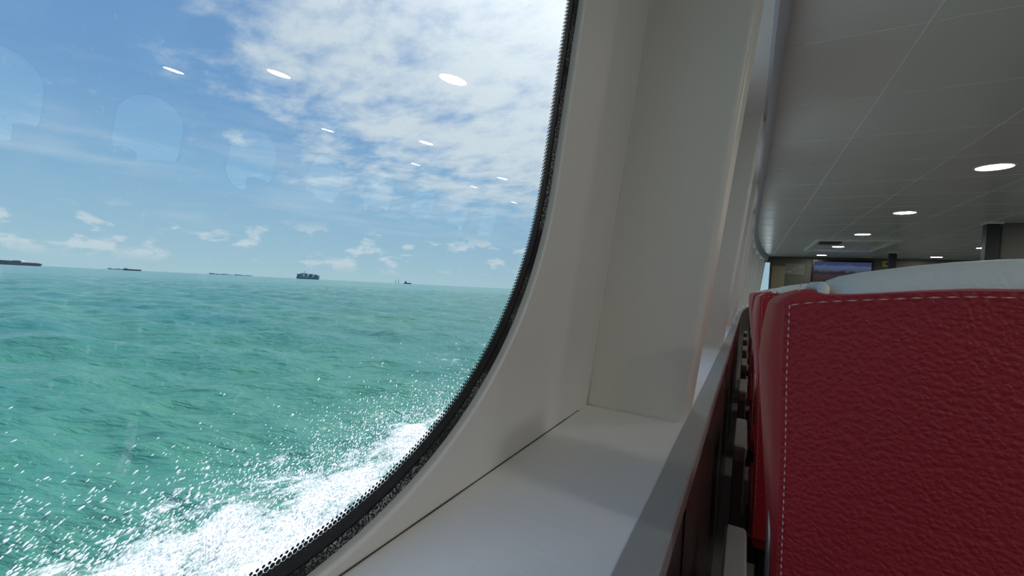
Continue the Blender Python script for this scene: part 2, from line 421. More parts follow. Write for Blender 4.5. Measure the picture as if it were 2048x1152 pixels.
def make_window(idx, yc, s, label):
    c = capsule(CAP_R+0.02)
    yw = CAP_Y_of(yc)
    org = Vector(side((wx(X_OUT-.013, yw, 0.27), yw, 0.27), s))
    root = bpy.data.objects.new('window_%d' % idx, None); COL.objects.link(root)
    root.location = org + Vector((0, 0, CZ)); tag(root, label, 'window', kind='structure')
    def B(mb, name, mat):
        mb.v = [(x-org.x, y-org.y, z-org.z) for x, y, z in mb.v]
        return mb.build(name, mat, root, local=True)
    def P(q, depth): y = yw+q[0]; return side((wx(X_OUT-depth, y, q[1]), y, q[1]), s)
    g = MB(); n = len(c)
    g.add([P(q, .0135) for q in c], [tuple(range(n)) if s < 0 else tuple(range(n-1, -1, -1))])
    B(g, 'glass_pane', 'window_glass')
    fr = MB(); fr.grid(ring(CAP_R-0.021, CAP_R+0.02, .0128, yc, s), closed=True, smooth=False, flip=(s < 0))
    B(fr, 'frit_band', 'frit_black')
    se = MB(); rr = ring(CAP_R-0.009, CAP_R-0.0065, .0122, yc, s)[:1] + ring(CAP_R-0.0045, CAP_R+0.001, .0100, yc, s)
    se.grid(rr, closed=True, smooth=True, flip=(s < 0)); B(se, 'sealant', 'sealant')
    if idx == 1:
        # dotted fade of the black border, three rows of shrinking dots
        d = MB(); per = 0.0047
        L0 = math.pi*CAP_R; Ls = CAP_Z1-CAP_Z0; tot = 2*L0 + 2*Ls
        cnt = int(tot/per)
        for k in range(cnt):
            for row, (inset, rad) in enumerate(((0.0225, .00225), (0.0262, .0019), (0.0298, .00125))):
                u = (k + (0.5 if row % 2 else 0)) * per; r = CAP_R - inset
                if u < L0: a = -math.pi + u/CAP_R; ctr = (0, CAP_Z0)
                elif u < L0+Ls: a = 0; ctr = (0, CAP_Z0 + (u-L0))
                elif u < 2*L0+Ls: a = (u-L0-Ls)/CAP_R; ctr = (0, CAP_Z1)
                else: a = math.pi; ctr = (0, CAP_Z1 - (u-2*L0-Ls))
                py, pz = ctr[0]+r*math.cos(a), ctr[1]+r*math.sin(a)
                d.add([P((py+rad*1.15*math.cos(q*math.pi/3+a), pz+rad*1.15*math.sin(q*math.pi/3+a)), .0128) for q in range(6)], [(5, 4, 3, 2, 1, 0)])
        tag(B(d, 'frit_dots', 'frit_black'), kind='stuff')
        # dried water trails (head, tail) on the pane
        def on_glass(px, py, depth=.0126):
            r = ray(px, py); k = (X_OUT-depth-LEAN*Z_SILL)/(r.x-LEAN*r.z); return r*k
        for trail in ([(266, 842, 9), (262, 868, 11), (256, 900, 10), (250, 925, 12), (245, 945, 13), (242, 953, 6)],
                      [(486, 782, 5), (480, 792, 8), (476, 802, 9), (473, 810, 5)]):
            L, Rr = [], []
            for x, y, wd in trail: L.append(tuple(on_glass(x-wd, y))); Rr.append(tuple(on_glass(x+wd, y)))
            mk = MB(); mk.grid([[a, b] for a, b in zip(L, Rr)], smooth=False)
            B(mk, 'water_trail', 'water_mark')
        # etched maker's mark, low on the pane
        def text(body, size, p0, p1, squash=1.0):
            a, b = on_glass(*p0, depth=.0122), on_glass(*p1, depth=.0122)
            cu = bpy.data.curves.new('t', 'FONT'); cu.body = body; cu.size = 1.0; cu.resolution_u = 2
            tmp = bpy.data.objects.new('t', cu); COL.objects.link(tmp)
            dg = bpy.context.evaluated_depsgraph_get(); me = bpy.data.meshes.new_from_object(tmp.evaluated_get(dg))
            bpy.data.objects.remove(tmp)
            wmax = max((v.co.x for v in me.vertices), default=1.0)
            ux = (b-a); ln = ux.length; ux = ux/ln
            up = Vector((LEAN, 0, 1)); up = (up - ux*up.dot(ux)).normalized()
            sc = ln/wmax; me.transform(Matrix.Identity(4))
            for v in me.vertices:
                v.co = a + ux*(v.co.x*sc) + up*(v.co.y*sc*squash) - org
            me.materials.clear(); me.materials.append(MATS['etched'])
            o = bpy.data.objects.new('etched_mark', me); COL.objects.link(o); o.parent = root
            o['label'] = 'faint etched lettering on the glass'
        text('ANUCAL', 1, (412, 1058), (446, 1034)); text('SECURITY BY', 1, (452, 1030), (500, 1010)); text('KINGJO', 1, (503, 1010), (537, 1007))
        text('S  N7  0084', 1, (468, 1058), (520, 1034)); text('DT1 551', 1, (478, 1068), (514, 1048)); text('1 TEP', 1, (502, 1076), (526, 1060))
        text('MARINE', 1, (436, 1146), (482, 1120)); text('COME', 1, (496, 1122), (526, 1098)); text('MOBILE WINDOW', 1, (412, 1158), (500, 1128))
        text('ADUR LZ', 1, (392, 1141), (432, 1124))
        lg = MB()
        quad = lambda pts: lg.add([tuple(on_glass(*q, depth=.0122)) for q in pts], [tuple(range(len(pts)))])
        quad([(402, 1078), (405, 1078), (401, 1131), (398, 1132)]); quad([(399, 1132), (446, 1110), (446, 1113), (400, 1135)])
        quad([(412, 1074), (414, 1074), (411, 1125), (409, 1126)]); quad([(425, 1072), (427, 1072), (425, 1118), (423, 1119)])
        for k in range(4):
            quad([(404, 1085+k*12), (409, 1083+k*12), (408, 1089+k*12), (404, 1091+k*12)])
            quad([(416, 1081+k*11), (421, 1079+k*11), (420, 1085+k*11), (415, 1087+k*11)])
        for k in range(3):
            quad([(429, 1090+k*10), (434, 1096+k*8), (448, 1075+k*12), (448, 1079+k*12), (434, 1101+k*8), (429, 1096+k*10)])
        lo = B(lg, 'etched_mark', 'etched'); lo['label'] = 'faint etched maker logo with bars and chevrons'
    return root

def make_rib(ya, s, parent):
    """solid frame between two window bays; aft face at ya, inboard corners rounded"""
    r = 0.014; prof = [(X_OUT, 0)]
    for k in range(7): a = -math.pi/2 + k*math.pi/12; prof.append((X_IN-r+r*math.cos(a), r+r*math.sin(a)))
    for k in range(7): a = k*math.pi/12; prof.append((X_IN-r+r*math.cos(a), RIB_T-r+r*math.sin(a)))
    prof.append((X_OUT, RIB_T))
    rows = []
    for z in np.linspace(Z_SILL, Z_SOF, 5):
        rows.append([side((x + LEAN*(z-Z_SILL) + narrow(ya), ya+y, z), s) for x, y in prof])
    mb = MB(); mb.grid(rows, smooth=False, flip=(s > 0))
    o = mb.build('rib', 'rib_paint', parent)
    for p_ in o.data.polygons: p_.use_smooth = True
    o.data.set_sharp_from_angle(angle=math.radians(40)) if hasattr(o.data, 'set_sharp_from_angle') else None
    if s < 0 and 0 < ya < 5:
        b = MB(); pts = [side((X_OUT + 0.004 + k*(X_IN-X_OUT-0.020)/10 + narrow(ya), ya-0.0005, Z_SILL+0.0015), s) for k in range(11)]
        b.tube(pts, [0.0020+0.0014*(k/10)**2 + 0.0006*random.random() for k in range(11)], 6)
        b.build('caulk_bead', 'caulk', o)
        b = MB(); pts = [side((wx(X_OUT+0.001, ya, z), ya-0.0015, z), s) for z in np.linspace(Z_SILL, Z_SOF, 12)]
        b.tube(pts, [0.0022+0.0006*random.random() for _ in pts], 6); b.build('caulk_bead', 'caulk', o)
    return o

YS = [Y_AFT] + [y for y in np.arange(-4, 6.01, 2)] + [y for y in np.arange(6.5, 12.01, .5)] + [Y_FWD]
for s, nm in ((-1, 'left'), (1, 'right')):
    sname = 'port' if s < 0 else 'starboard'
    lw_ = MB()
    rows = [[side((X_TRIM-0.006+narrow(y), y, z), s) for y in YS] for z in (Z_FLOOR, Z_SILL-0.004)]
    lw_.grid(rows, smooth=False, flip=(s > 0))
    wall = lw_.build('wall_%s' % nm, 'low_panel')
    tag(wall, 'dark glossy panelling below the %s, %s side' % ('window sills' if s < 0 else 'far windows', 'near' if s < 0 else 'opposite'), 'wall', kind='structure')
    for j in BAYS:
        yc = 0.175 + PITCH*j + (DY_STB if s > 0 else 0)
        wall_panel(yc, s, wall)
        ya = yc + 0.675
        make_rib(ya, s, wall)
        # sill board between ribs
        y0, y1 = ya - PITCH, ya
        sb = MB(); ys = np.linspace(y0, y1, 5)
        sb.grid([[side((x+narrow(y), y, z), s) for y in ys] for x, z in ((X_OUT-0.004, Z_SILL), (X_IN, Z_SILL), (X_IN, Z_SILL-0.02))], smooth=False, flip=(s < 0))
        sb.build('window_sill', 'sill_board', wall)
        so = MB()
        so.grid([[side((wx(x, y, Z_SOF), y, Z_SOF), s) for y in ys] for x in (X_OUT-0.01, X_IN+0.012)], smooth=False, flip=(s > 0))
        so.build('soffit', 'soffit_metal', wall)
        if s < 0 and j in (0, 1):
            jb = MB(); pts = [(X_OUT+0.0005, y, Z_SILL+0.0004) for y in np.linspace(y0, y1-0.05, 30)]
            jb.tube(pts, [0.0005+0.0012*random.random()*(1-.5*i/len(pts)) for i, _ in enumerate(pts)], 5); jb.build('joint_line', 'dirt_joint', wall)
        # lower panel seams
        sm = MB(); sm.box(0, 0.002, -0.003, 0.003, Z_FLOOR+0.05, Z_SILL-0.05)
        xx = X_TRIM-0.006+narrow(yc+0.45)
        sm.v = [side((x+xx, y+yc+0.45, z), s) for x, y, z in sm.v]; sm.build('panel_seam', 'low_panel_seam', wall)
    # stub at the bow, plain
    st = MB(); y0 = 0.85+PITCH*8 + (DY_STB if s > 0 else 0)
    st.grid([[side((wx(x, y, z), y, z), s) for y in (y0, Y_FWD)] for x, z in ((X_IN-0.02, Z_SILL), (X_IN-0.02, Z_SOF))], smooth=False, flip=(s > 0))
    st.build('wall_panel', 'beige_panel', wall)
    # trims
    tr_ = MB()
    prof = [(X_IN-0.0005, Z_SILL-0.01), (X_IN, Z_SILL+0.0012), (X_TRIM-0.004, Z_SILL+0.0012), (X_TRIM-0.001, Z_SILL), (X_TRIM, Z_SILL-0.003), (X_TRIM, Z_SILL-0.022), (X_TRIM-0.006, Z_SILL-0.022)]
    tr_.grid([[side((x+narrow(y), y, z), s) for y in YS] for x, z in prof], smooth=False, flip=(s < 0))
    tag(tr_.build('trim_%d' % (1 if s < 0 else 3), 'trim_metal'), 'grey metal edge strip along the %s window sill' % sname, 'trim', kind='structure')
    hd = MB()
    prof = [(0.018, Z_SOF+0.004), (0.020, Z_SOF-0.004), (0.031, Z_SOF-0.004), (0.033, Z_SOF), (0.071, Z_CEIL), (0.071, Z_CEIL+0.03)]
    hd.grid([[side((x+narrow(y), y, z), s) for y in YS] for x, z in prof], smooth=False, flip=(s > 0))
    tag(hd.build('trim_%d' % (2 if s < 0 else 4), 'header_metal'), 'blue-grey metal header rail under the ceiling above the %s windows' % sname, 'trim', kind='structure')

order = sorted(BAYS, key=lambda j: (j < 0, abs(j)))
n_ = 0
for s in (-1, 1):
    for j in order:
        n_ += 1
        if s < 0:
            lab = ('large round-cornered window beside the viewer with etched mark, looking on the sea' if j == 0 else
                   'round-cornered port window of the %s bay beyond the near rib' % ordinal(j-1) if j > 0 else 'round-cornered port window behind the viewer, %s bay aft' % ordinal(-j-1))
        else:
            lab = 'round-cornered starboard window, %s' % ('abreast of the viewer' if j == 0 else '%s bay forward' % ordinal(j-1) if j > 0 else '%s bay aft' % ordinal(-j-1))
        make_window(n_, 0.175+PITCH*j+(DY_STB if s > 0 else 0), s, lab)
        # daylight sampling helper: a light portal in the opening
        L = bpy.data.lights.new('window_portal', 'AREA'); L.shape = 'RECTANGLE'; L.size = 0.74; L.size_y = 1.02
        L.cycles.is_portal = True
        po = bpy.data.objects.new('window_portal', L); COL.objects.link(po)
        yw = CAP_Y_of(0.175+PITCH*j+(DY_STB if s > 0 else 0))
        po.location = Vector(side((wx(X_OUT-0.03, yw, 0.27), yw, 0.27), s)) + Vector((0, 0, CZ))
        zdir = Vector((-1 if s < 0 else 1, 0, LEAN*1.0)).normalized()       # portal faces inboard (its -Z)
        po.rotation_euler = zdir.to_track_quat('Z', 'Y').to_euler()

# ends, floor
floor = MB(); floor.box(X_TRIM-0.1, 2*MID-X_TRIM+0.1, Y_AFT, Y_FWD, Z_FLOOR-0.05, Z_FLOOR)
tag(floor.build('floor', 'floor_carpet'), 'dark grey carpeted cabin floor under the seats', 'floor', kind='structure')
BX0, BX1, BZ0, BZ1 = 0.25, 0.45, -0.35, 0.80         # narrow light in the port corner of the bulkhead
bw = MB(); bw.box(-0.4, BX0, Y_FWD, Y_FWD+0.06, Z_FLOOR, Z_CEIL+0.05); bw.box(BX1, 2*MID+0.4, Y_FWD, Y_FWD+0.06, Z_FLOOR, Z_CEIL+0.05)
bw.box(BX0, BX1, Y_FWD, Y_FWD+0.06, Z_FLOOR, BZ0); bw.box(BX0, BX1, Y_FWD, Y_FWD+0.06, BZ1, Z_CEIL+0.05)
tag(bw.build('wall_front', 'bulkhead_paint'), 'dim grey-green bulkhead at the far end behind the screen', 'wall', kind='structure')
aw = MB(); aw.box(-0.4, 2*MID+0.4, Y_AFT-0.06, Y_AFT, Z_FLOOR, Z_CEIL+0.05)
tag(aw.build('wall_back', 'aft_panel'), 'plain aft bulkhead behind the viewer', 'wall', kind='structure')
fw_ = bpy.data.objects.new('window_%d' % (n_+1), None); COL.objects.link(fw_); fw_.location = ((BX0+BX1)/2, Y_FWD, BZ0+CZ)
tag(fw_, 'narrow blue-lit window slot in the far port corner', 'window', kind='structure')
hw_ = (BX1-BX0)/2; hh_ = BZ1-BZ0
q = MB(); q.box(-hw_, hw_, 0.028, 0.032, 0, hh_); q.build('glass_pane', 'window_glass', fw_, local=True)
q = MB(); q.box(-hw_-.012, -hw_+.012, -.012, 0.0, 0, hh_); q.box(hw_-.012, hw_+.012, -.012, 0.0, 0, hh_); q.box(-hw_+.012, hw_-.012, -.012, 0.0, 0, .02); q.box(-hw_+.012, hw_-.012, -.012, 0.0, hh_-.02, hh_); q.build('window_frame', 'beige_panel', fw_, local=True)
dr = MB(); dr.box(0.48, 0.76, Y_FWD-0.03, Y_FWD, Z_FLOOR, 0.70, 0.006)
dw = tag(dr.build('door_1', 'beige_panel'), 'narrow beige door in the far bulkhead left of the screen', 'door', kind='structure')
hn = MB(); hn.tube([(0.72, Y_FWD-0.06, -0.1), (0.64, Y_FWD-0.06, -0.1)], 0.01, 8); hn.tube([(0.72, Y_FWD-0.03, -0.1), (0.72, Y_FWD-0.065, -0.1)], 0.01, 8); hn.build('door_handle', 'chrome', dw)

# ceiling: slab, tiles, joint strips
ce = MB(); ce.box(-0.4, 2*MID+0.4, Y_AFT, Y_FWD, Z_CEIL+0.012, Z_CEIL+0.05)
ceil = tag(ce.build('ceiling', 'ceiling_paint'), 'dim grey tiled ceiling with pale joint strips', 'ceiling', kind='structure')
TX0, TY0, TP = 0.475, 1.888-0.6*10, 0.6
xs = [0.06] + [TX0+TP*k for k in range(10)] + [2*MID-0.06]
ys = [Y_AFT] + [TY0+TP*k for k in range(0, 40) if Y_AFT+0.1 < TY0+TP*k < Y_FWD-0.1] + [Y_FWD]
tile_me = {}
for i in range(len(xs)-1):
    for j in range(len(ys)-1):
        a, b = xs[i+1]-xs[i], ys[j+1]-ys[j]; key = (round(a, 3), round(b, 3))
        if key not in tile_me:
            q = MB(); q.box(0.002, a-0.002, 0.002, b-0.002, 0, 0.0125); tile_me[key] = q.mesh('ceiling_tile', 'ceiling_paint')
        o = bpy.data.objects.new('ceiling_tile', tile_me[key]); COL.objects.link(o); o.parent = ceil
        o.location = (xs[i], ys[j], Z_CEIL+CZ)
for x in xs[1:-1]:
    q = MB(); q.box(x-0.0035, x+0.0035, Y_AFT, Y_FWD, Z_CEIL-0.0025, Z_CEIL+0.004); q.build('joint_strip', 'ceiling_joint', ceil)
for y in ys[1:-1]:
    q = MB(); q.box(xs[0]+0.07, xs[-1]-0.07, y-0.003, y+0.003, Z_CEIL-0.0018, Z_CEIL+0.004); q.build('joint_strip', 'ceiling_joint', ceil)

# ------------------------------------------------------------------ ceiling fittings
def downlight(x, y, label):
    r = empty('downlight', (x, y, Z_CEIL), label, 'ceiling light', 'round ceiling downlights')
    tr = MB(); n = 32
    rows = [[(rad*math.cos(2*math.pi*k/n), rad*math.sin(2*math.pi*k/n), z) for k in range(n)] for rad, z in ((0.100, 0.0), (0.098, -0.005), (0.090, -0.006), (0.086, -0.003))]
    tr.grid(rows, closed=True, smooth=True, flip=True); tr.build('trim_ring', 'ceiling_joint', r, local=True)
    ln = MB(); ln.disc((0, 0, -0.0035), 0.087, 32); ln.build('lens', 'lamp_glow', r, local=True)
LY = [-3.45, -1.6, 0.28, 2.15, 4.02, 5.86, 7.73, 9.59, 11.55]
for ci, (x, cn) in enumerate(((1.385, 'port row'), (3.26, 'centre row'), (5.14, 'starboard row'))):
    for k, y in enumerate(LY):
        if y < 2: lab = 'round warm downlight of the %s, behind or above the viewer, %s from aft' % (cn, ordinal(k))
        else: lab = 'round warm ceiling downlight, %s ahead in the %s' % (ordinal(k-3), cn)
        downlight(x, y, lab)

hx0, hx1, hy0, hy1 = 0.93, 1.98, 8.35, 10.2
ht = empty('ceiling_hatch', ((hx0+hx1)/2, (hy0+hy1)/2, Z_CEIL), 'shallow framed hatch panel fixed under the ceiling before the screen', 'hatch')
def hb(name, mat, x0, x1, y0, y1, z0, z1):
    q = MB(); q.box(x0-(hx0+hx1)/2, x1-(hx0+hx1)/2, y0-(hy0+hy1)/2, y1-(hy0+hy1)/2, z0, z1, 0.004); return q.build(name, mat, ht, local=True)
hb('frame_bar', 'ceiling_joint', hx0, hx1, hy0, hy0+0.05, -0.035, 0); hb('frame_bar', 'ceiling_joint', hx0, hx1, hy1-0.05, hy1, -0.035, 0)
hb('frame_bar', 'ceiling_joint', hx0, hx0+0.05, hy0+0.05, hy1-0.05, -0.035, 0); hb('frame_bar', 'ceiling_joint', hx1-0.05, hx1, hy0+0.05, hy1-0.05, -0.035, 0)
hb('hatch_box', 'plastic_dark', hx0+0.06, hx0+0.34, hy0+0.12, hy0+0.42, -0.05, 0)

for k, (x, y, lab) in enumerate(((2.325, 6.70, 'dark square column rising behind the headrest, nearer and further right'),
                                 (2.385, 10.65, 'dark slim column just right of the screen, farther away'))):
    c = empty('column', (x, y, Z_FLOOR), lab, 'column', 'dark cabin columns')
    q = MB(); q.box(-0.055, 0.055, -0.055, 0.055, 0, Z_CEIL-Z_FLOOR-0.02, 0.008); q.build('shaft', 'dark_column', c, local=True)
    q = MB(); q.box(-0.072, 0.072, -0.072, 0.072, Z_CEIL-Z_FLOOR-0.02, Z_CEIL-Z_FLOOR, 0.003); q.build('cap', 'ceiling_joint', c, local=True)
    q = MB(); q.box(-0.075, 0.075, -0.075, 0.075, 0, 0.03, 0.004); q.build('base', 'dark_column', c, local=True)
pt = empty('partition', (2.80, 6.72, Z_FLOOR), 'grey partition panel standing right of the dark column', 'partition')
q = MB(); q.box(-0.40, 0.40, -0.03, 0.03, 0.04, Z_CEIL-Z_FLOOR, 0.004); q.build('panel', 'aft_panel', pt, local=True)
q = MB(); q.box(-0.41, 0.41, -0.04, 0.04, 0, 0.04, 0.004); q.build('base_rail', 'dark_column', pt, local=True)

# television on the bulkhead
tv = empty('television', (1.85, Y_FWD, 0.24), 'wide flat television showing a blue landscape on the far bulkhead', 'television')
q = MB()
x0, x1, z0, z1 = -0.555, 0.555, 0.0, 0.63; b = 0.03
q.box(x0, x1, -0.07, -0.045, z0, z0+b); q.box(x0, x1, -0.07, -0.045, z1-0.045, z1); q.box(x0, x0+b, -0.07, -0.045, z0+b, z1-0.045); q.box(x1-b, x1, -0.07, -0.045, z0+b, z1-0.045)
q.box(x0, x1, -0.045, -0.02, z0, z1, 0.004); q.build('bezel', 'tv_bezel', tv, local=True)
q = MB(); q.box(x0+b, x1-b, -0.055, -0.044, z0+b, z1-0.045); q.build('screen', 'tv_picture', tv, local=True)
q = MB(); q.box(-0.12, 0.12, -0.022, 0.0, 0.2, 0.45); q.build('wall_bracket', 'plastic_dark', tv, local=True)
nb = empty('notice_board', (0.95, Y_FWD, 0.50), 'small dim notice plate with pale marks left of the screen', 'sign')
q = MB(); q.box(-0.20, 0.20, -0.012, 0, 0, 0.27, 0.004); q.build('plate', 'aft_panel', nb, local=True)
for (a, b_, c_, d_) in ((0.05, 0.15, 0.19, 0.205), (-0.04, 0.04, 0.13, 0.145), (-0.16, -0.06, 0.06, 0.08)):
    q = MB(); q.box(a, b_, -0.015, -0.011, c_, d_); q.build('pale_mark', 'plastic_grey', nb, local=True)
es = empty('wall_sign', (2.66, Y_FWD, 0.74), 'small olive-yellow sign on the far bulkhead beside the slim column', 'sign')
q = MB(); q.box(-0.10, 0.10, -0.012, 0, 0, 0.14, 0.004); q.build('plate', 'sign_olive', es, local=True)
q = MB(); q.add([(-0.05, -0.014, 0.07), (0.0, -0.014, 0.10), (0.0, -0.014, 0.08), (0.05, -0.014, 0.08), (0.05, -0.014, 0.06), (0.0, -0.014, 0.06), (0.0, -0.014, 0.04)], [(0, 6, 5, 4, 3, 2, 1)]); q.build('arrow', 'tv_bezel', es, local=True)

# ------------------------------------------------------------------ seats
SX, SY0, SPITCH = 0.236, 0.45, 0.80         # first row ahead of the viewer
def zi(z): return z - Z_FLOOR               # eye-level measure to height above floor
def lerp(v, xs_, ys_): return float(np.interp(v, xs_, ys_))
def top_z(x):                               # upper seam of the rear panel, arched
    return lerp(abs(x), [0, .03, .09, .12, .147, .176, .197, .215], [.0135, .013, .011, .008, .0045, .001, -.0025, -.009])
def half_rear(z): return lerp(z, [-.6, -.45, -.25, -.14, -.07, -.027, 0.02], [.190, .193, .199, .202, .205, .206, .207])
def half_side(z): return lerp(z, [-.6, -.45, -.28, -.20, -.13, -.06, -.026, 0.0, 0.02], [.192, .195, .203, .208, .216, .222, .2205, .217, .212])
REC = 0.0                                   # seat backs stand upright
def back_slice(z):
    """half outline, rear centre -> rear corner -> side -> front centre, as (x>=0, y)"""
    a, b = half_rear(z), half_side(z)
    rear = [(a*k, -0.007*(1-k*k)) for k in (0, .15, .3, .45, .6, .72, .80, .84, .88, .92, .96, 1.0)]
    sidep = [(a+(b-a)*.42, .006), (a+(b-a)*.72, .022), (a+(b-a)*.93, .044), (b, .066), (b-.003, .086), (b-.012, .102), (b-.03, .112)]
    front = [(b*.75, .116), (b*.4, .118), (0, .118)]
    return rear, sidep, front
def full_slice(z):
    r, sd, f = back_slice(z)
    R_ = [(x, y) for x, y in r+sd+f]
    return R_
def make_seat(name):
    root = bpy.data.objects.new(name, None); COL.objects.link(root); root.empty_display_size = 0.1
    zb = -0.62
    zs = list(np.linspace(zb, -0.06, 12)) + [-0.045, -0.03, -0.018, -0.008, 0.0]
    # rear panel: pebbled leather between the seams
    def zmap(z, x): return z if z < -0.1 else -0.1 + (z+0.1)*(top_z(x)+0.1)/0.1
    rows = []
    for z in zs:
        r, _, _ = back_slice(z)
        line = [(-x, y) for x, y in r[::-1]] + r[1:]
        rows.append([(x, y, zi(zmap(z, x))) for x, y in line])
    q = MB(); q.grid(rows, smooth=True); q.build('rear_panel', 'red_leather', root, local=True)
    # shell: sides, front and rounded shoulders
    rows = []
    for z in zs:
        r, sd, f = back_slice(z)
        half = [r[-1]] + sd + f
        line = half + [(-x, y) for x, y in half[::-1][1:]]
        rows.append([(x, y, zi(zmap(z, x))) for x, y in line])
    r, sd, f = back_slice(0.0)
    q = MB(); q.grid(rows, smooth=True)
    # closed crown over the top
    half = r + sd + f; loop = half + [(-x, y) for x, y in half[::-1][1:-1]]
    crown = []
    for inset, dz in ((0, 0), (.0025, .0030), (.006, .0055), (.012, .0085), (.022, .0115), (.034, .013), (.05, .014)):
        ring_ = []
        for x, y in loop:
            k = 1 - inset/0.21; ky = 1 - inset/0.062
            X, Y = x*k, 0.055 + (y-0.055)*max(ky, 0.02)
            ring_.append((X, Y, zi(top_z(x)+dz*lerp(abs(X), [0, .160, .176, .190, .22], [.25, .25, .45, 1.3, 1.3]))))
        crown.append(ring_)
    q.grid(crown, closed=True, smooth=True)
    n = len(loop); o0 = len(q.v)-n; q.f.append(tuple(range(o0, o0+n))); q.smooth.append(True)
    sh = q.build('back_shell', 'red_smooth', root, local=True)
    # stitches round the rear panel, and over the shoulder
    st = MB()
    def dash(a, b, nrm, r=0.00065):
        a, b = Vector(a), Vector(b); d = (b-a).normalized(); n_ = Vector(nrm); c = d.cross(n_).normalized(); mid = (a+b)/2
        q = [a, b] + [mid + n_*r*1.3 + c*r, mid + n_*r*1.3 - c*r, mid - n_*r*.5 + c*r, mid - n_*r*.5 - c*r]
        st.add([tuple(v) for v in q], [(0, 2, 3), (0, 4, 2), (0, 5, 4), (0, 3, 5), (1, 3, 2), (1, 2, 4), (1, 4, 5), (1, 5, 3)], True)
    L = 0.0084; G = 0.0015
    x = -0.2035
    while x < 0.196:
        yy = lambda v: -0.007*(1-(v/0.207)**2)-0.0006
        dash((x, yy(x), zi(top_z(x)-0.0045)), (x+L, yy(x+L), zi(top_z(x+L)-0.0045)), (0, -1, 0)); x += L+G
    for sg in (-1, 1):
        z = -0.008; L = 0.0054; G = 0.0010
        while z > -0.55:
            f_ = lambda v: sg*(half_rear(v)-0.0035)
            dash((f_(z), -0.0011, zi(z)), (f_(z-L), -0.0011, zi(z-L)), (0, -1, 0)); z -= L+G
        for k in range(2):                      # seam running forward over the shoulder
            y = 0.004+k*0.0085; xx = sg*(0.196-0.0012*k)
            zt = lambda v: top_z(.196)+0.0125*min(1, max(0, v)/0.02)**.6
            dash((xx, y, zi(zt(y)+.0012)), (xx-sg*.0008, y+L, zi(zt(y+L)+.0012)), (0, 0, 1))
    tag(st.build('stitching', 'thread', root, local=True), 'pale pink dashed seam stitching', kind='stuff')
    # white head cushion, its arched top showing above the red rim
    hz = lambda x: lerp(abs(x), [0, .03, .053, .081, .111, .144, .160, .170, .178], [.0425, .0415, .040, .037, .032, .0255, .021, .016, .004])
    rows = []
    for k in range(41):
        x = -0.178 + 0.356*k/40; top = hz(x)
        e = 1 - max(0, (abs(x)-0.165)/0.013)*0.35
        sec = [(0.006, -0.16), (0.006, -0.02)]
        for a in range(0, 11):
            th = math.pi*a/10
            sec.append((0.062-0.056*e*math.cos(th), min(-0.006, top-0.03) + (top-min(-0.006, top-0.03))*math.sin(th)**0.75))
        sec += [(0.118, -0.02), (0.135, -0.10), (0.128, -0.16)]
        rows.append([(x, y, zi(z)) for y, z in sec])
    q = MB(); q.grid(rows, smooth=True, flip=True)
    ns = len(rows[0]); q.f.append(tuple(range(ns))); q.smooth.append(False); q.f.append(tuple(range(len(q.v)-1, len(q.v)-ns-1, -1))); q.smooth.append(False)
    hd = q.build('headrest', 'white_leather', root, local=True)
    for sg in (-1, 1):                          # rolled white edge beside the cushion
        q = MB(); pts = [(sg*0.1780, 0.009, zi(-0.008)), (sg*0.1780, 0.0095, zi(0.002)), (sg*0.1775, 0.014, zi(0.0075)), (sg*0.1770, 0.032, zi(0.0095)), (sg*0.179, 0.07, zi(0.010)), (sg*0.178, 0.105, zi(0.006)), (sg*0.178, 0.118, zi(-0.02))]
        q.tube(pts, [.0042, .0046, .0048, .0050, .0050, .005, .0045], 10); q.build('edge_roll', 'white_leather', hd, local=True)
    # front pad, seat cushion
    q = MB(); rows = []
    for z in np.linspace(-0.58, -0.15, 10):
        b = half_side(z)-0.045; d = 0.112 + 0.05*math.sin(math.pi*(z+0.60)/0.47)**.6
        rows.append([(-b, .105, zi(z)), (-b*.92, d-.012, zi(z)), (-b*.6, d, zi(z)), (0, d, zi(z)), (b*.6, d, zi(z)), (b*.92, d-.012, zi(z)), (b, .105, zi(z))])
    q.grid(rows, smooth=True, flip=True); q.build('back_pad', 'red_smooth', root, local=True)
    q = MB(); rows = []
    for y, zt, zl in ((.10, -.62, -.70), (.12, -.605, -.715), (.25, -.60, -.72), (.42, -.592, -.72), (.53, -.598, -.715), (.56, -.615, -.70), (.57, -.64, -.68)):
        rows.append([(-.195, y, zi((zt+zl)/2)), (-.19, y, zi(zt-.018)), (-.165, y, zi(zt-.003)), (0, y, zi(zt)), (.165, y, zi(zt-.003)), (.19, y, zi(zt-.018)), (.195, y, zi((zt+zl)/2)), (.18, y, zi(zl+.006)), (0, y, zi(zl)), (-.18, y, zi(zl+.006))])
    q.grid(rows, closed=True, smooth=True, flip=True)
    q.f.append(tuple(range(10))); q.smooth.append(False); q.f.append(tuple(range(len(q.v)-1, len(q.v)-11, -1))); q.smooth.append(False)
    q.build('seat_cushion', 'red_smooth', root, local=True)
    # armrests: grey pad on a dark upright
    for sg in (-1, 1):
        xc = sg*0.229
        q = MB(); rows = []
        for y, zt, hw in ((.165, -.462, .012), (.168, -.452, .016), (.176, -.448, .018), (.30, -.447, .018), (.45, -.447, .018), (.478, -.449, .017), (.486, -.458, .013)):
            zl = zt-.03
            rows.append([(xc-hw, y, zi(zl)), (xc-hw, y, zi(zt-.004)), (xc-hw+.004, y, zi(zt)), (xc+hw-.004, y, zi(zt)), (xc+hw, y, zi(zt-.004)), (xc+hw, y, zi(zl))])
        q.grid(rows, closed=True, smooth=False); q.f.append(tuple(range(5, -1, -1))); q.smooth.append(False); q.f.append(tuple(range(len(q.v)-6, len(q.v)))); q.smooth.append(False)
        ar = q.build('armrest', 'plastic_grey', root, local=True)
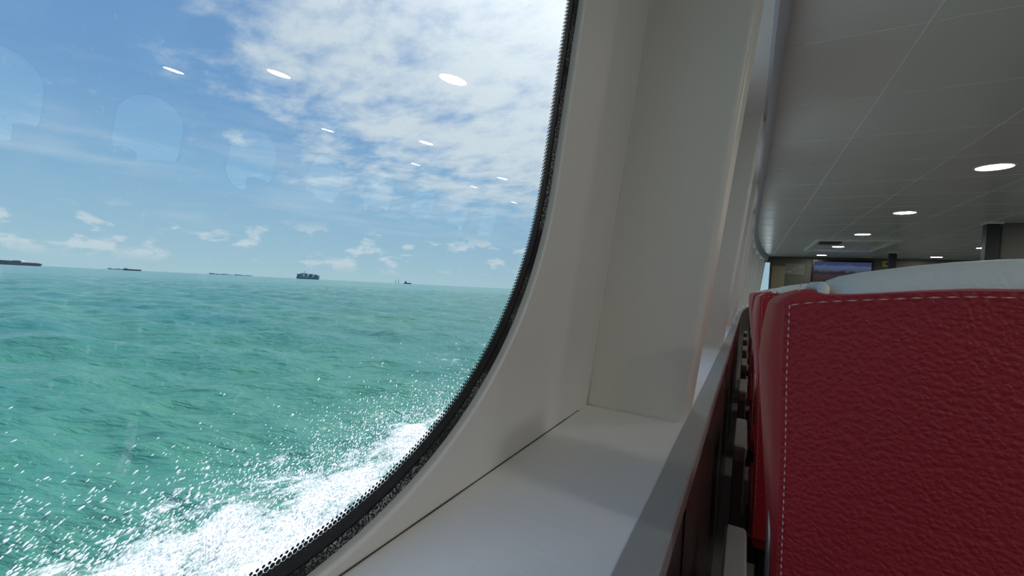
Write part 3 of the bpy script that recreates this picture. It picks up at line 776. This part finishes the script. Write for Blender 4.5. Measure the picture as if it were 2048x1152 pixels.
        q = MB(); q.box(xc-.0165, xc+.0165, .168, .475, zi(-.86), zi(-.474), .004); q.build('arm_panel', 'arm_grey', ar, local=True)
        # pull loop low on the side
        lp = MB(); xs_ = sg*(half_side(-.26)-0.001)
        pts = [(xs_*1.0, .018, zi(-.34)), (xs_*1.003, .019, zi(-.25)), (xs_*1.005, .022, zi(-.222)), (xs_*1.006, .028, zi(-.208)), (xs_*1.006, .034, zi(-.222)), (xs_*1.004, .036, zi(-.25)), (xs_*1.0, .036, zi(-.34))]
        lp.tube(pts, .0022, 8); lp.build('pull_loop', 'chrome', root, local=True)
    q = MB(); q.box(-.215, .215, .18, .24, zi(-.79), zi(-.74), .006); q.build('cross_beam', 'frame_steel', root, local=True)
    for sg in (-1, 1):
        q = MB(); q.box(sg*.15-.02, sg*.15+.02, .17, .25, zi(-1.05)+.012, zi(-.74), .005); q.box(sg*.15-.03, sg*.15+.03, .10, .36, 0, .012, .003); q.build('leg', 'frame_steel', root, local=True)
    return root
def copy_seat(src):
    r = link_copy(src)
    for ch in list(src.children):
        c = link_copy(ch, r)
        for g in ch.children: link_copy(g, c)
    return r
seat0 = make_seat('passenger_seat')
GRP = 'red leather passenger seats with white headrests'
def put_seat(o, x, y, lab):
    o.location = (x + narrow(y+0.3), y, 0.0)
    tag(o, lab, 'seat', GRP)
NROW = 7
for k in range(NROW):
    o = seat0 if k == 0 else copy_seat(seat0)
    lab = ('large red leather seat back with white headrest directly ahead, window side' if k == 0 else
           'red leather window seat showing past the near seat, %s row ahead' % ordinal(k))
    put_seat(o, SX, SY0 + SPITCH*k, lab)
for k in range(NROW):
    put_seat(copy_seat(seat0), SX+0.495, SY0 + SPITCH*k, 'red leather seat next to the window seat, %s row ahead' % ordinal(k))
for k in range(-2, 12):
    y = SY0 + 0.1 + SPITCH*k
    if y > 11: continue
    o = copy_seat(seat0); put_seat(o, 2*MID-SX, y, 'red leather seat at the opposite windows, %s row from aft' % ordinal(k+2))
    o.location.x = 2*MID-SX-narrow(y+.3)

# ------------------------------------------------------------------ the sea
def sea_z(x, y): return -SEA_H - SEA_A*x - SEA_B*y
def build_sea():
    dense = np.linspace(math.radians(92), math.radians(182), 430)
    rest = np.linspace(math.radians(182), math.radians(92+360), 70)[1:-1]
    th = np.concatenate([dense, rest]); nt = len(th)
    r = np.concatenate([np.geomspace(1.5, 260, 430), np.geomspace(270, 30000, 36)]); nr = len(r)
    Rg, T = np.meshgrid(r, th, indexing='ij'); X, Y = Rg*np.cos(T), Rg*np.sin(T)
    Z = np.zeros_like(X); g = np.random.default_rng(5)
    for k in range(46):
        lam = 0.7*(9/0.7)**g.random(); ang = math.radians(118) + g.normal(0, .55); kk = 2*math.pi/lam
        amp = 0.0135*lam**0.7*(0.6+0.8*g.random()); ph = g.random()*6.28
        s_ = np.sin(kk*(X*math.cos(ang)+Y*math.sin(ang))+ph)
        fade = np.clip(1.3 - Rg/(55*lam), 0, 1)
        Z += amp*fade*(np.exp(0.8*(s_-1))*1.9-0.9)
    Z += -SEA_H - SEA_A*X - SEA_B*Y
    co = np.stack([X, Y, Z+CZ], -1).reshape(-1, 3)
    i = np.arange(nr-1)[:, None]*nt; j = np.arange(nt)[None, :]; j2 = (j+1) % nt
    quads = np.stack([i+j, i+nt+j, i+nt+j2, i+j2], -1).reshape(-1, 4)
    me = bpy.data.meshes.new('sea')
    me.vertices.add(len(co)); me.vertices.foreach_set('co', co.astype(np.float32).ravel())
    me.loops.add(quads.size); me.loops.foreach_set('vertex_index', quads.astype(np.int32).ravel())
    me.polygons.add(len(quads)); me.polygons.foreach_set('loop_start', np.arange(0, quads.size, 4, dtype=np.int32))
    me.polygons.foreach_set('use_smooth', np.ones(len(quads), dtype=bool)); me.update(calc_edges=True); me.validate()
    me.materials.append(MATS['sea_water'])
    o = bpy.data.objects.new('sea', me); COL.objects.link(o)
    tag(o, 'choppy turquoise sea with white wash, reaching to the horizon', 'sea', kind='stuff')
build_sea()

# spray flung off the bow: thousands of bright droplets
def build_spray():
    g = np.random.default_rng(3); V = []; Fc = []
    ca = [(math.cos(2*math.pi*k/5), math.sin(2*math.pi*k/5)) for k in range(5)]
    base = np.array([(1, 0, 0)] + [(.5, .87*c, .87*s_) for c, s_ in ca] + [(-.5, .87*c, .87*s_) for c, s_ in ca] + [(-1, 0, 0)], float)
    tri = []
    for k in range(5):
        j = (k+1) % 5; tri += [(0, 1+k, 1+j), (1+k, 6+k, 6+j), (1+k, 6+j, 1+j), (11, 6+j, 6+k)]
    tri = np.array(tri)
    pts = []
    def cluster(n, y0, y1, xa, xb, hmax, hs):
        for _ in range(n):
            y = g.uniform(y0, y1); u = g.beta(1.3, 2.2)
            x = -(xa + (xb-xa)*u) - 0.10*y
            h = min(hmax, g.exponential(hs*(1-0.6*u)))
            pts.append((x, y, sea_z(x, y)+0.02+h))
    cluster(9000, 3.6, 11, 2.2, 6.4, 1.9, .55)
    cluster(2200, 1.0, 4.5, 3.6, 6.6, .9, .25)
    cluster(1300, 1.5, 9, 4.8, 9.0, .7, .2)
    for cx_, cy_, sx_, sy_, n in ((-4.9, 2.3, .55, .5, 3200), (-6.9, 1.2, .6, .35, 900), (-5.3, 5.8, .7, 1.6, 4200)):
        for _ in range(n):
            x, y = g.normal(cx_, sx_), g.normal(cy_, sy_); pts.append((x, y, sea_z(x, y)+0.02+g.exponential(.22)))
    for c in pts:
        L = min(0.030, g.lognormal(-4.25, .42)); wdt = L*g.uniform(.32, .5)
        d = np.array([-0.35+g.normal(0, .15), 0.85, 0.32+g.normal(0, .15)]); d /= np.linalg.norm(d)
        a = np.cross(d, (0, 0, 1.)); a /= np.linalg.norm(a); b = np.cross(d, a)
        q = base @ np.stack([d*L*1.3, a*wdt, b*wdt]); o = len(V)*12
        V.append(q + np.array(c) + (0, 0, CZ)); Fc.append(tri+o)
    V = np.concatenate(V); Fc = np.concatenate(Fc)
    me = bpy.data.meshes.new('sea_spray'); me.from_pydata(V.tolist(), [], Fc.tolist()); me.polygons.foreach_set('use_smooth', [True]*len(me.polygons)); me.materials.append(MATS['droplet_white'])
    o = bpy.data.objects.new('sea_spray', me); COL.objects.link(o)
    tag(o, 'bright white spray droplets flung up from the bow wave', 'spray', kind='stuff')
build_spray()

# ------------------------------------------------------------------ shipping on the horizon
def far_root(name, px, py, dist, label, cat, group=None):
    r = ray(px, py); h = Vector((r.x, r.y, 0)).normalized(); x, y = h.x*dist, h.y*dist
    o = empty(name, (x, y, sea_z(x, y)), label, cat, group)
    right = ROT @ Vector((1, 0, 0)); o.rotation_euler = (0, 0, math.atan2(right.y, right.x))
    depth = -(ROT.transposed() @ Vector((x, y, sea_z(x, y)))).z
    return o, depth/F_PX                    # metres per pixel there
def hull(L0, L1, wd, h, bow=0.12):
    """simple ship hull: raked bow at +x, transom stern at -x"""
    q = MB(); n = 10; rows = []
    for z, k in ((-1, .86), (h*.4, .95), (h, 1.0)):
        pts = []
        for i in range(n+1):
            u = i/n; x = L0 + (L1-L0)*u; half = wd/2*(1-max(0, (u-(1-bow*2))/(bow*2))**2.2)*k
            if u > 1-bow: x -= (1-z/h)*(L1-L0)*0.03
            pts.append((x, max(half, 0.02), z))
        rows.append(pts + [(x, -y, z) for x, y, z in pts[::-1]])
    q.grid(rows, closed=True, smooth=False, flip=True); n2 = len(rows[0]); o0 = len(q.v)-n2
    q.f.append(tuple(range(o0, o0+n2))); q.smooth.append(False)
    return q
D = 4000.0
cs, u = far_root('container_ship', 617, 556, D, 'laden container ship on the horizon, largest and dark', 'ship')
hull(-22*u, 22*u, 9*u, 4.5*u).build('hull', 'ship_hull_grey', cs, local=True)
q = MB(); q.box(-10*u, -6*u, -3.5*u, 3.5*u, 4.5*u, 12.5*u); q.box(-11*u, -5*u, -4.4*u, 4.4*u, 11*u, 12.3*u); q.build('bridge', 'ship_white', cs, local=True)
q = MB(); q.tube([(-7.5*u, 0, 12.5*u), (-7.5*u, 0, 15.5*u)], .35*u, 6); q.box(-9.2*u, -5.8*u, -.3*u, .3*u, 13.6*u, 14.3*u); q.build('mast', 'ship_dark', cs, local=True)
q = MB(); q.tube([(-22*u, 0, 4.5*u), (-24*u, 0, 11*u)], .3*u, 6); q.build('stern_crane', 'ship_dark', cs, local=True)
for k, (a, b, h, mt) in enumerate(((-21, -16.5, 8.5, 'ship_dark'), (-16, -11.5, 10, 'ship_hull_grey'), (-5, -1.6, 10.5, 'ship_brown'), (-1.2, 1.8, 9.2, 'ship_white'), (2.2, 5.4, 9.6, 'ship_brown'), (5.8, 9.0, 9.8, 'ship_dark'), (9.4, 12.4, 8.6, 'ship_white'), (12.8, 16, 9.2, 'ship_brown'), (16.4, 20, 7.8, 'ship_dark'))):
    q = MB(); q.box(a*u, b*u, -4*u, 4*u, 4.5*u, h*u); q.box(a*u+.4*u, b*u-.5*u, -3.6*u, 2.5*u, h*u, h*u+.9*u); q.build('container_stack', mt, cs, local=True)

tk, u = far_root('tanker', 25, 528, D, 'long low red tanker on the horizon at the far left', 'ship')
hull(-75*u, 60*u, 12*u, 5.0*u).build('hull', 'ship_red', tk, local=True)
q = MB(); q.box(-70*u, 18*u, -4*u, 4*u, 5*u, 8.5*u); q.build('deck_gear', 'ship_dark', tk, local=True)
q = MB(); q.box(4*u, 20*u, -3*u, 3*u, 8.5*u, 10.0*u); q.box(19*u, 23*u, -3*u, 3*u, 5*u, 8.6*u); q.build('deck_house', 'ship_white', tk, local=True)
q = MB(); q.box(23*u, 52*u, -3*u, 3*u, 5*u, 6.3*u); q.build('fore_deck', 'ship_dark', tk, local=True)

bg_, u = far_root('barge', 266, 540, D, 'small dark barge on the horizon between tanker and container ship', 'ship')
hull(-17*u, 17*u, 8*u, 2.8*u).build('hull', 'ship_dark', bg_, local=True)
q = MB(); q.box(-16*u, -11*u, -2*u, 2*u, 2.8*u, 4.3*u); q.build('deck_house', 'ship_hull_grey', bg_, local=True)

wb, u = far_root('workboat', 815, 567, D, 'tiny reddish workboat on the horizon right of the container ship', 'ship')
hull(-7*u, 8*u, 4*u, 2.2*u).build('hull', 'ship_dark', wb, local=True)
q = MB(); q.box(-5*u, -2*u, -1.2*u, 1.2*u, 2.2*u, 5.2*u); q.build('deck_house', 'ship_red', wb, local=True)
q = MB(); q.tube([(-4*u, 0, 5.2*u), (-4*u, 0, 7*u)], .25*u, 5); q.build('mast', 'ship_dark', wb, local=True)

for px, hgt, lab in ((791, 8.5, 'left of two thin far beacon masts beside the workboat'), (797, 9.0, 'right of two thin far beacon masts beside the workboat')):
    bm, u = far_root('beacon_mast', px, 566, D, lab, 'mast', 'far beacon masts')
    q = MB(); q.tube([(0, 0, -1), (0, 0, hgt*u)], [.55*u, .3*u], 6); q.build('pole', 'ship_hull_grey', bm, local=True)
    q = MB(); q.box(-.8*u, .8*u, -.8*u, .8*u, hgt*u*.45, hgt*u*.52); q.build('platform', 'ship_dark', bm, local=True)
for (pa, pb, py, hgt, lab) in ((218, 246, 539, 3.4, 'pale hazy shore buildings on the horizon left of the barge'), (420, 505, 549, 2.6, 'pale hazy strip of far shore left of the container ship')):
    fs, u = far_root('far_shore', (pa+pb)/2, py, 9000.0, lab, 'shore')
    hw = (pb-pa)/2
    gq = np.random.default_rng(pa); xk = -hw; bi = 0
    while xk < hw:
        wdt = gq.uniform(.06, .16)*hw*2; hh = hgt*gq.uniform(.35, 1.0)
        q = MB(); q.box(xk*u, (xk+wdt*.9)*u, -3*u, 3*u, -2, hh*u); q.build('shore_block', 'coast_hazed', fs, local=True); xk += wdt
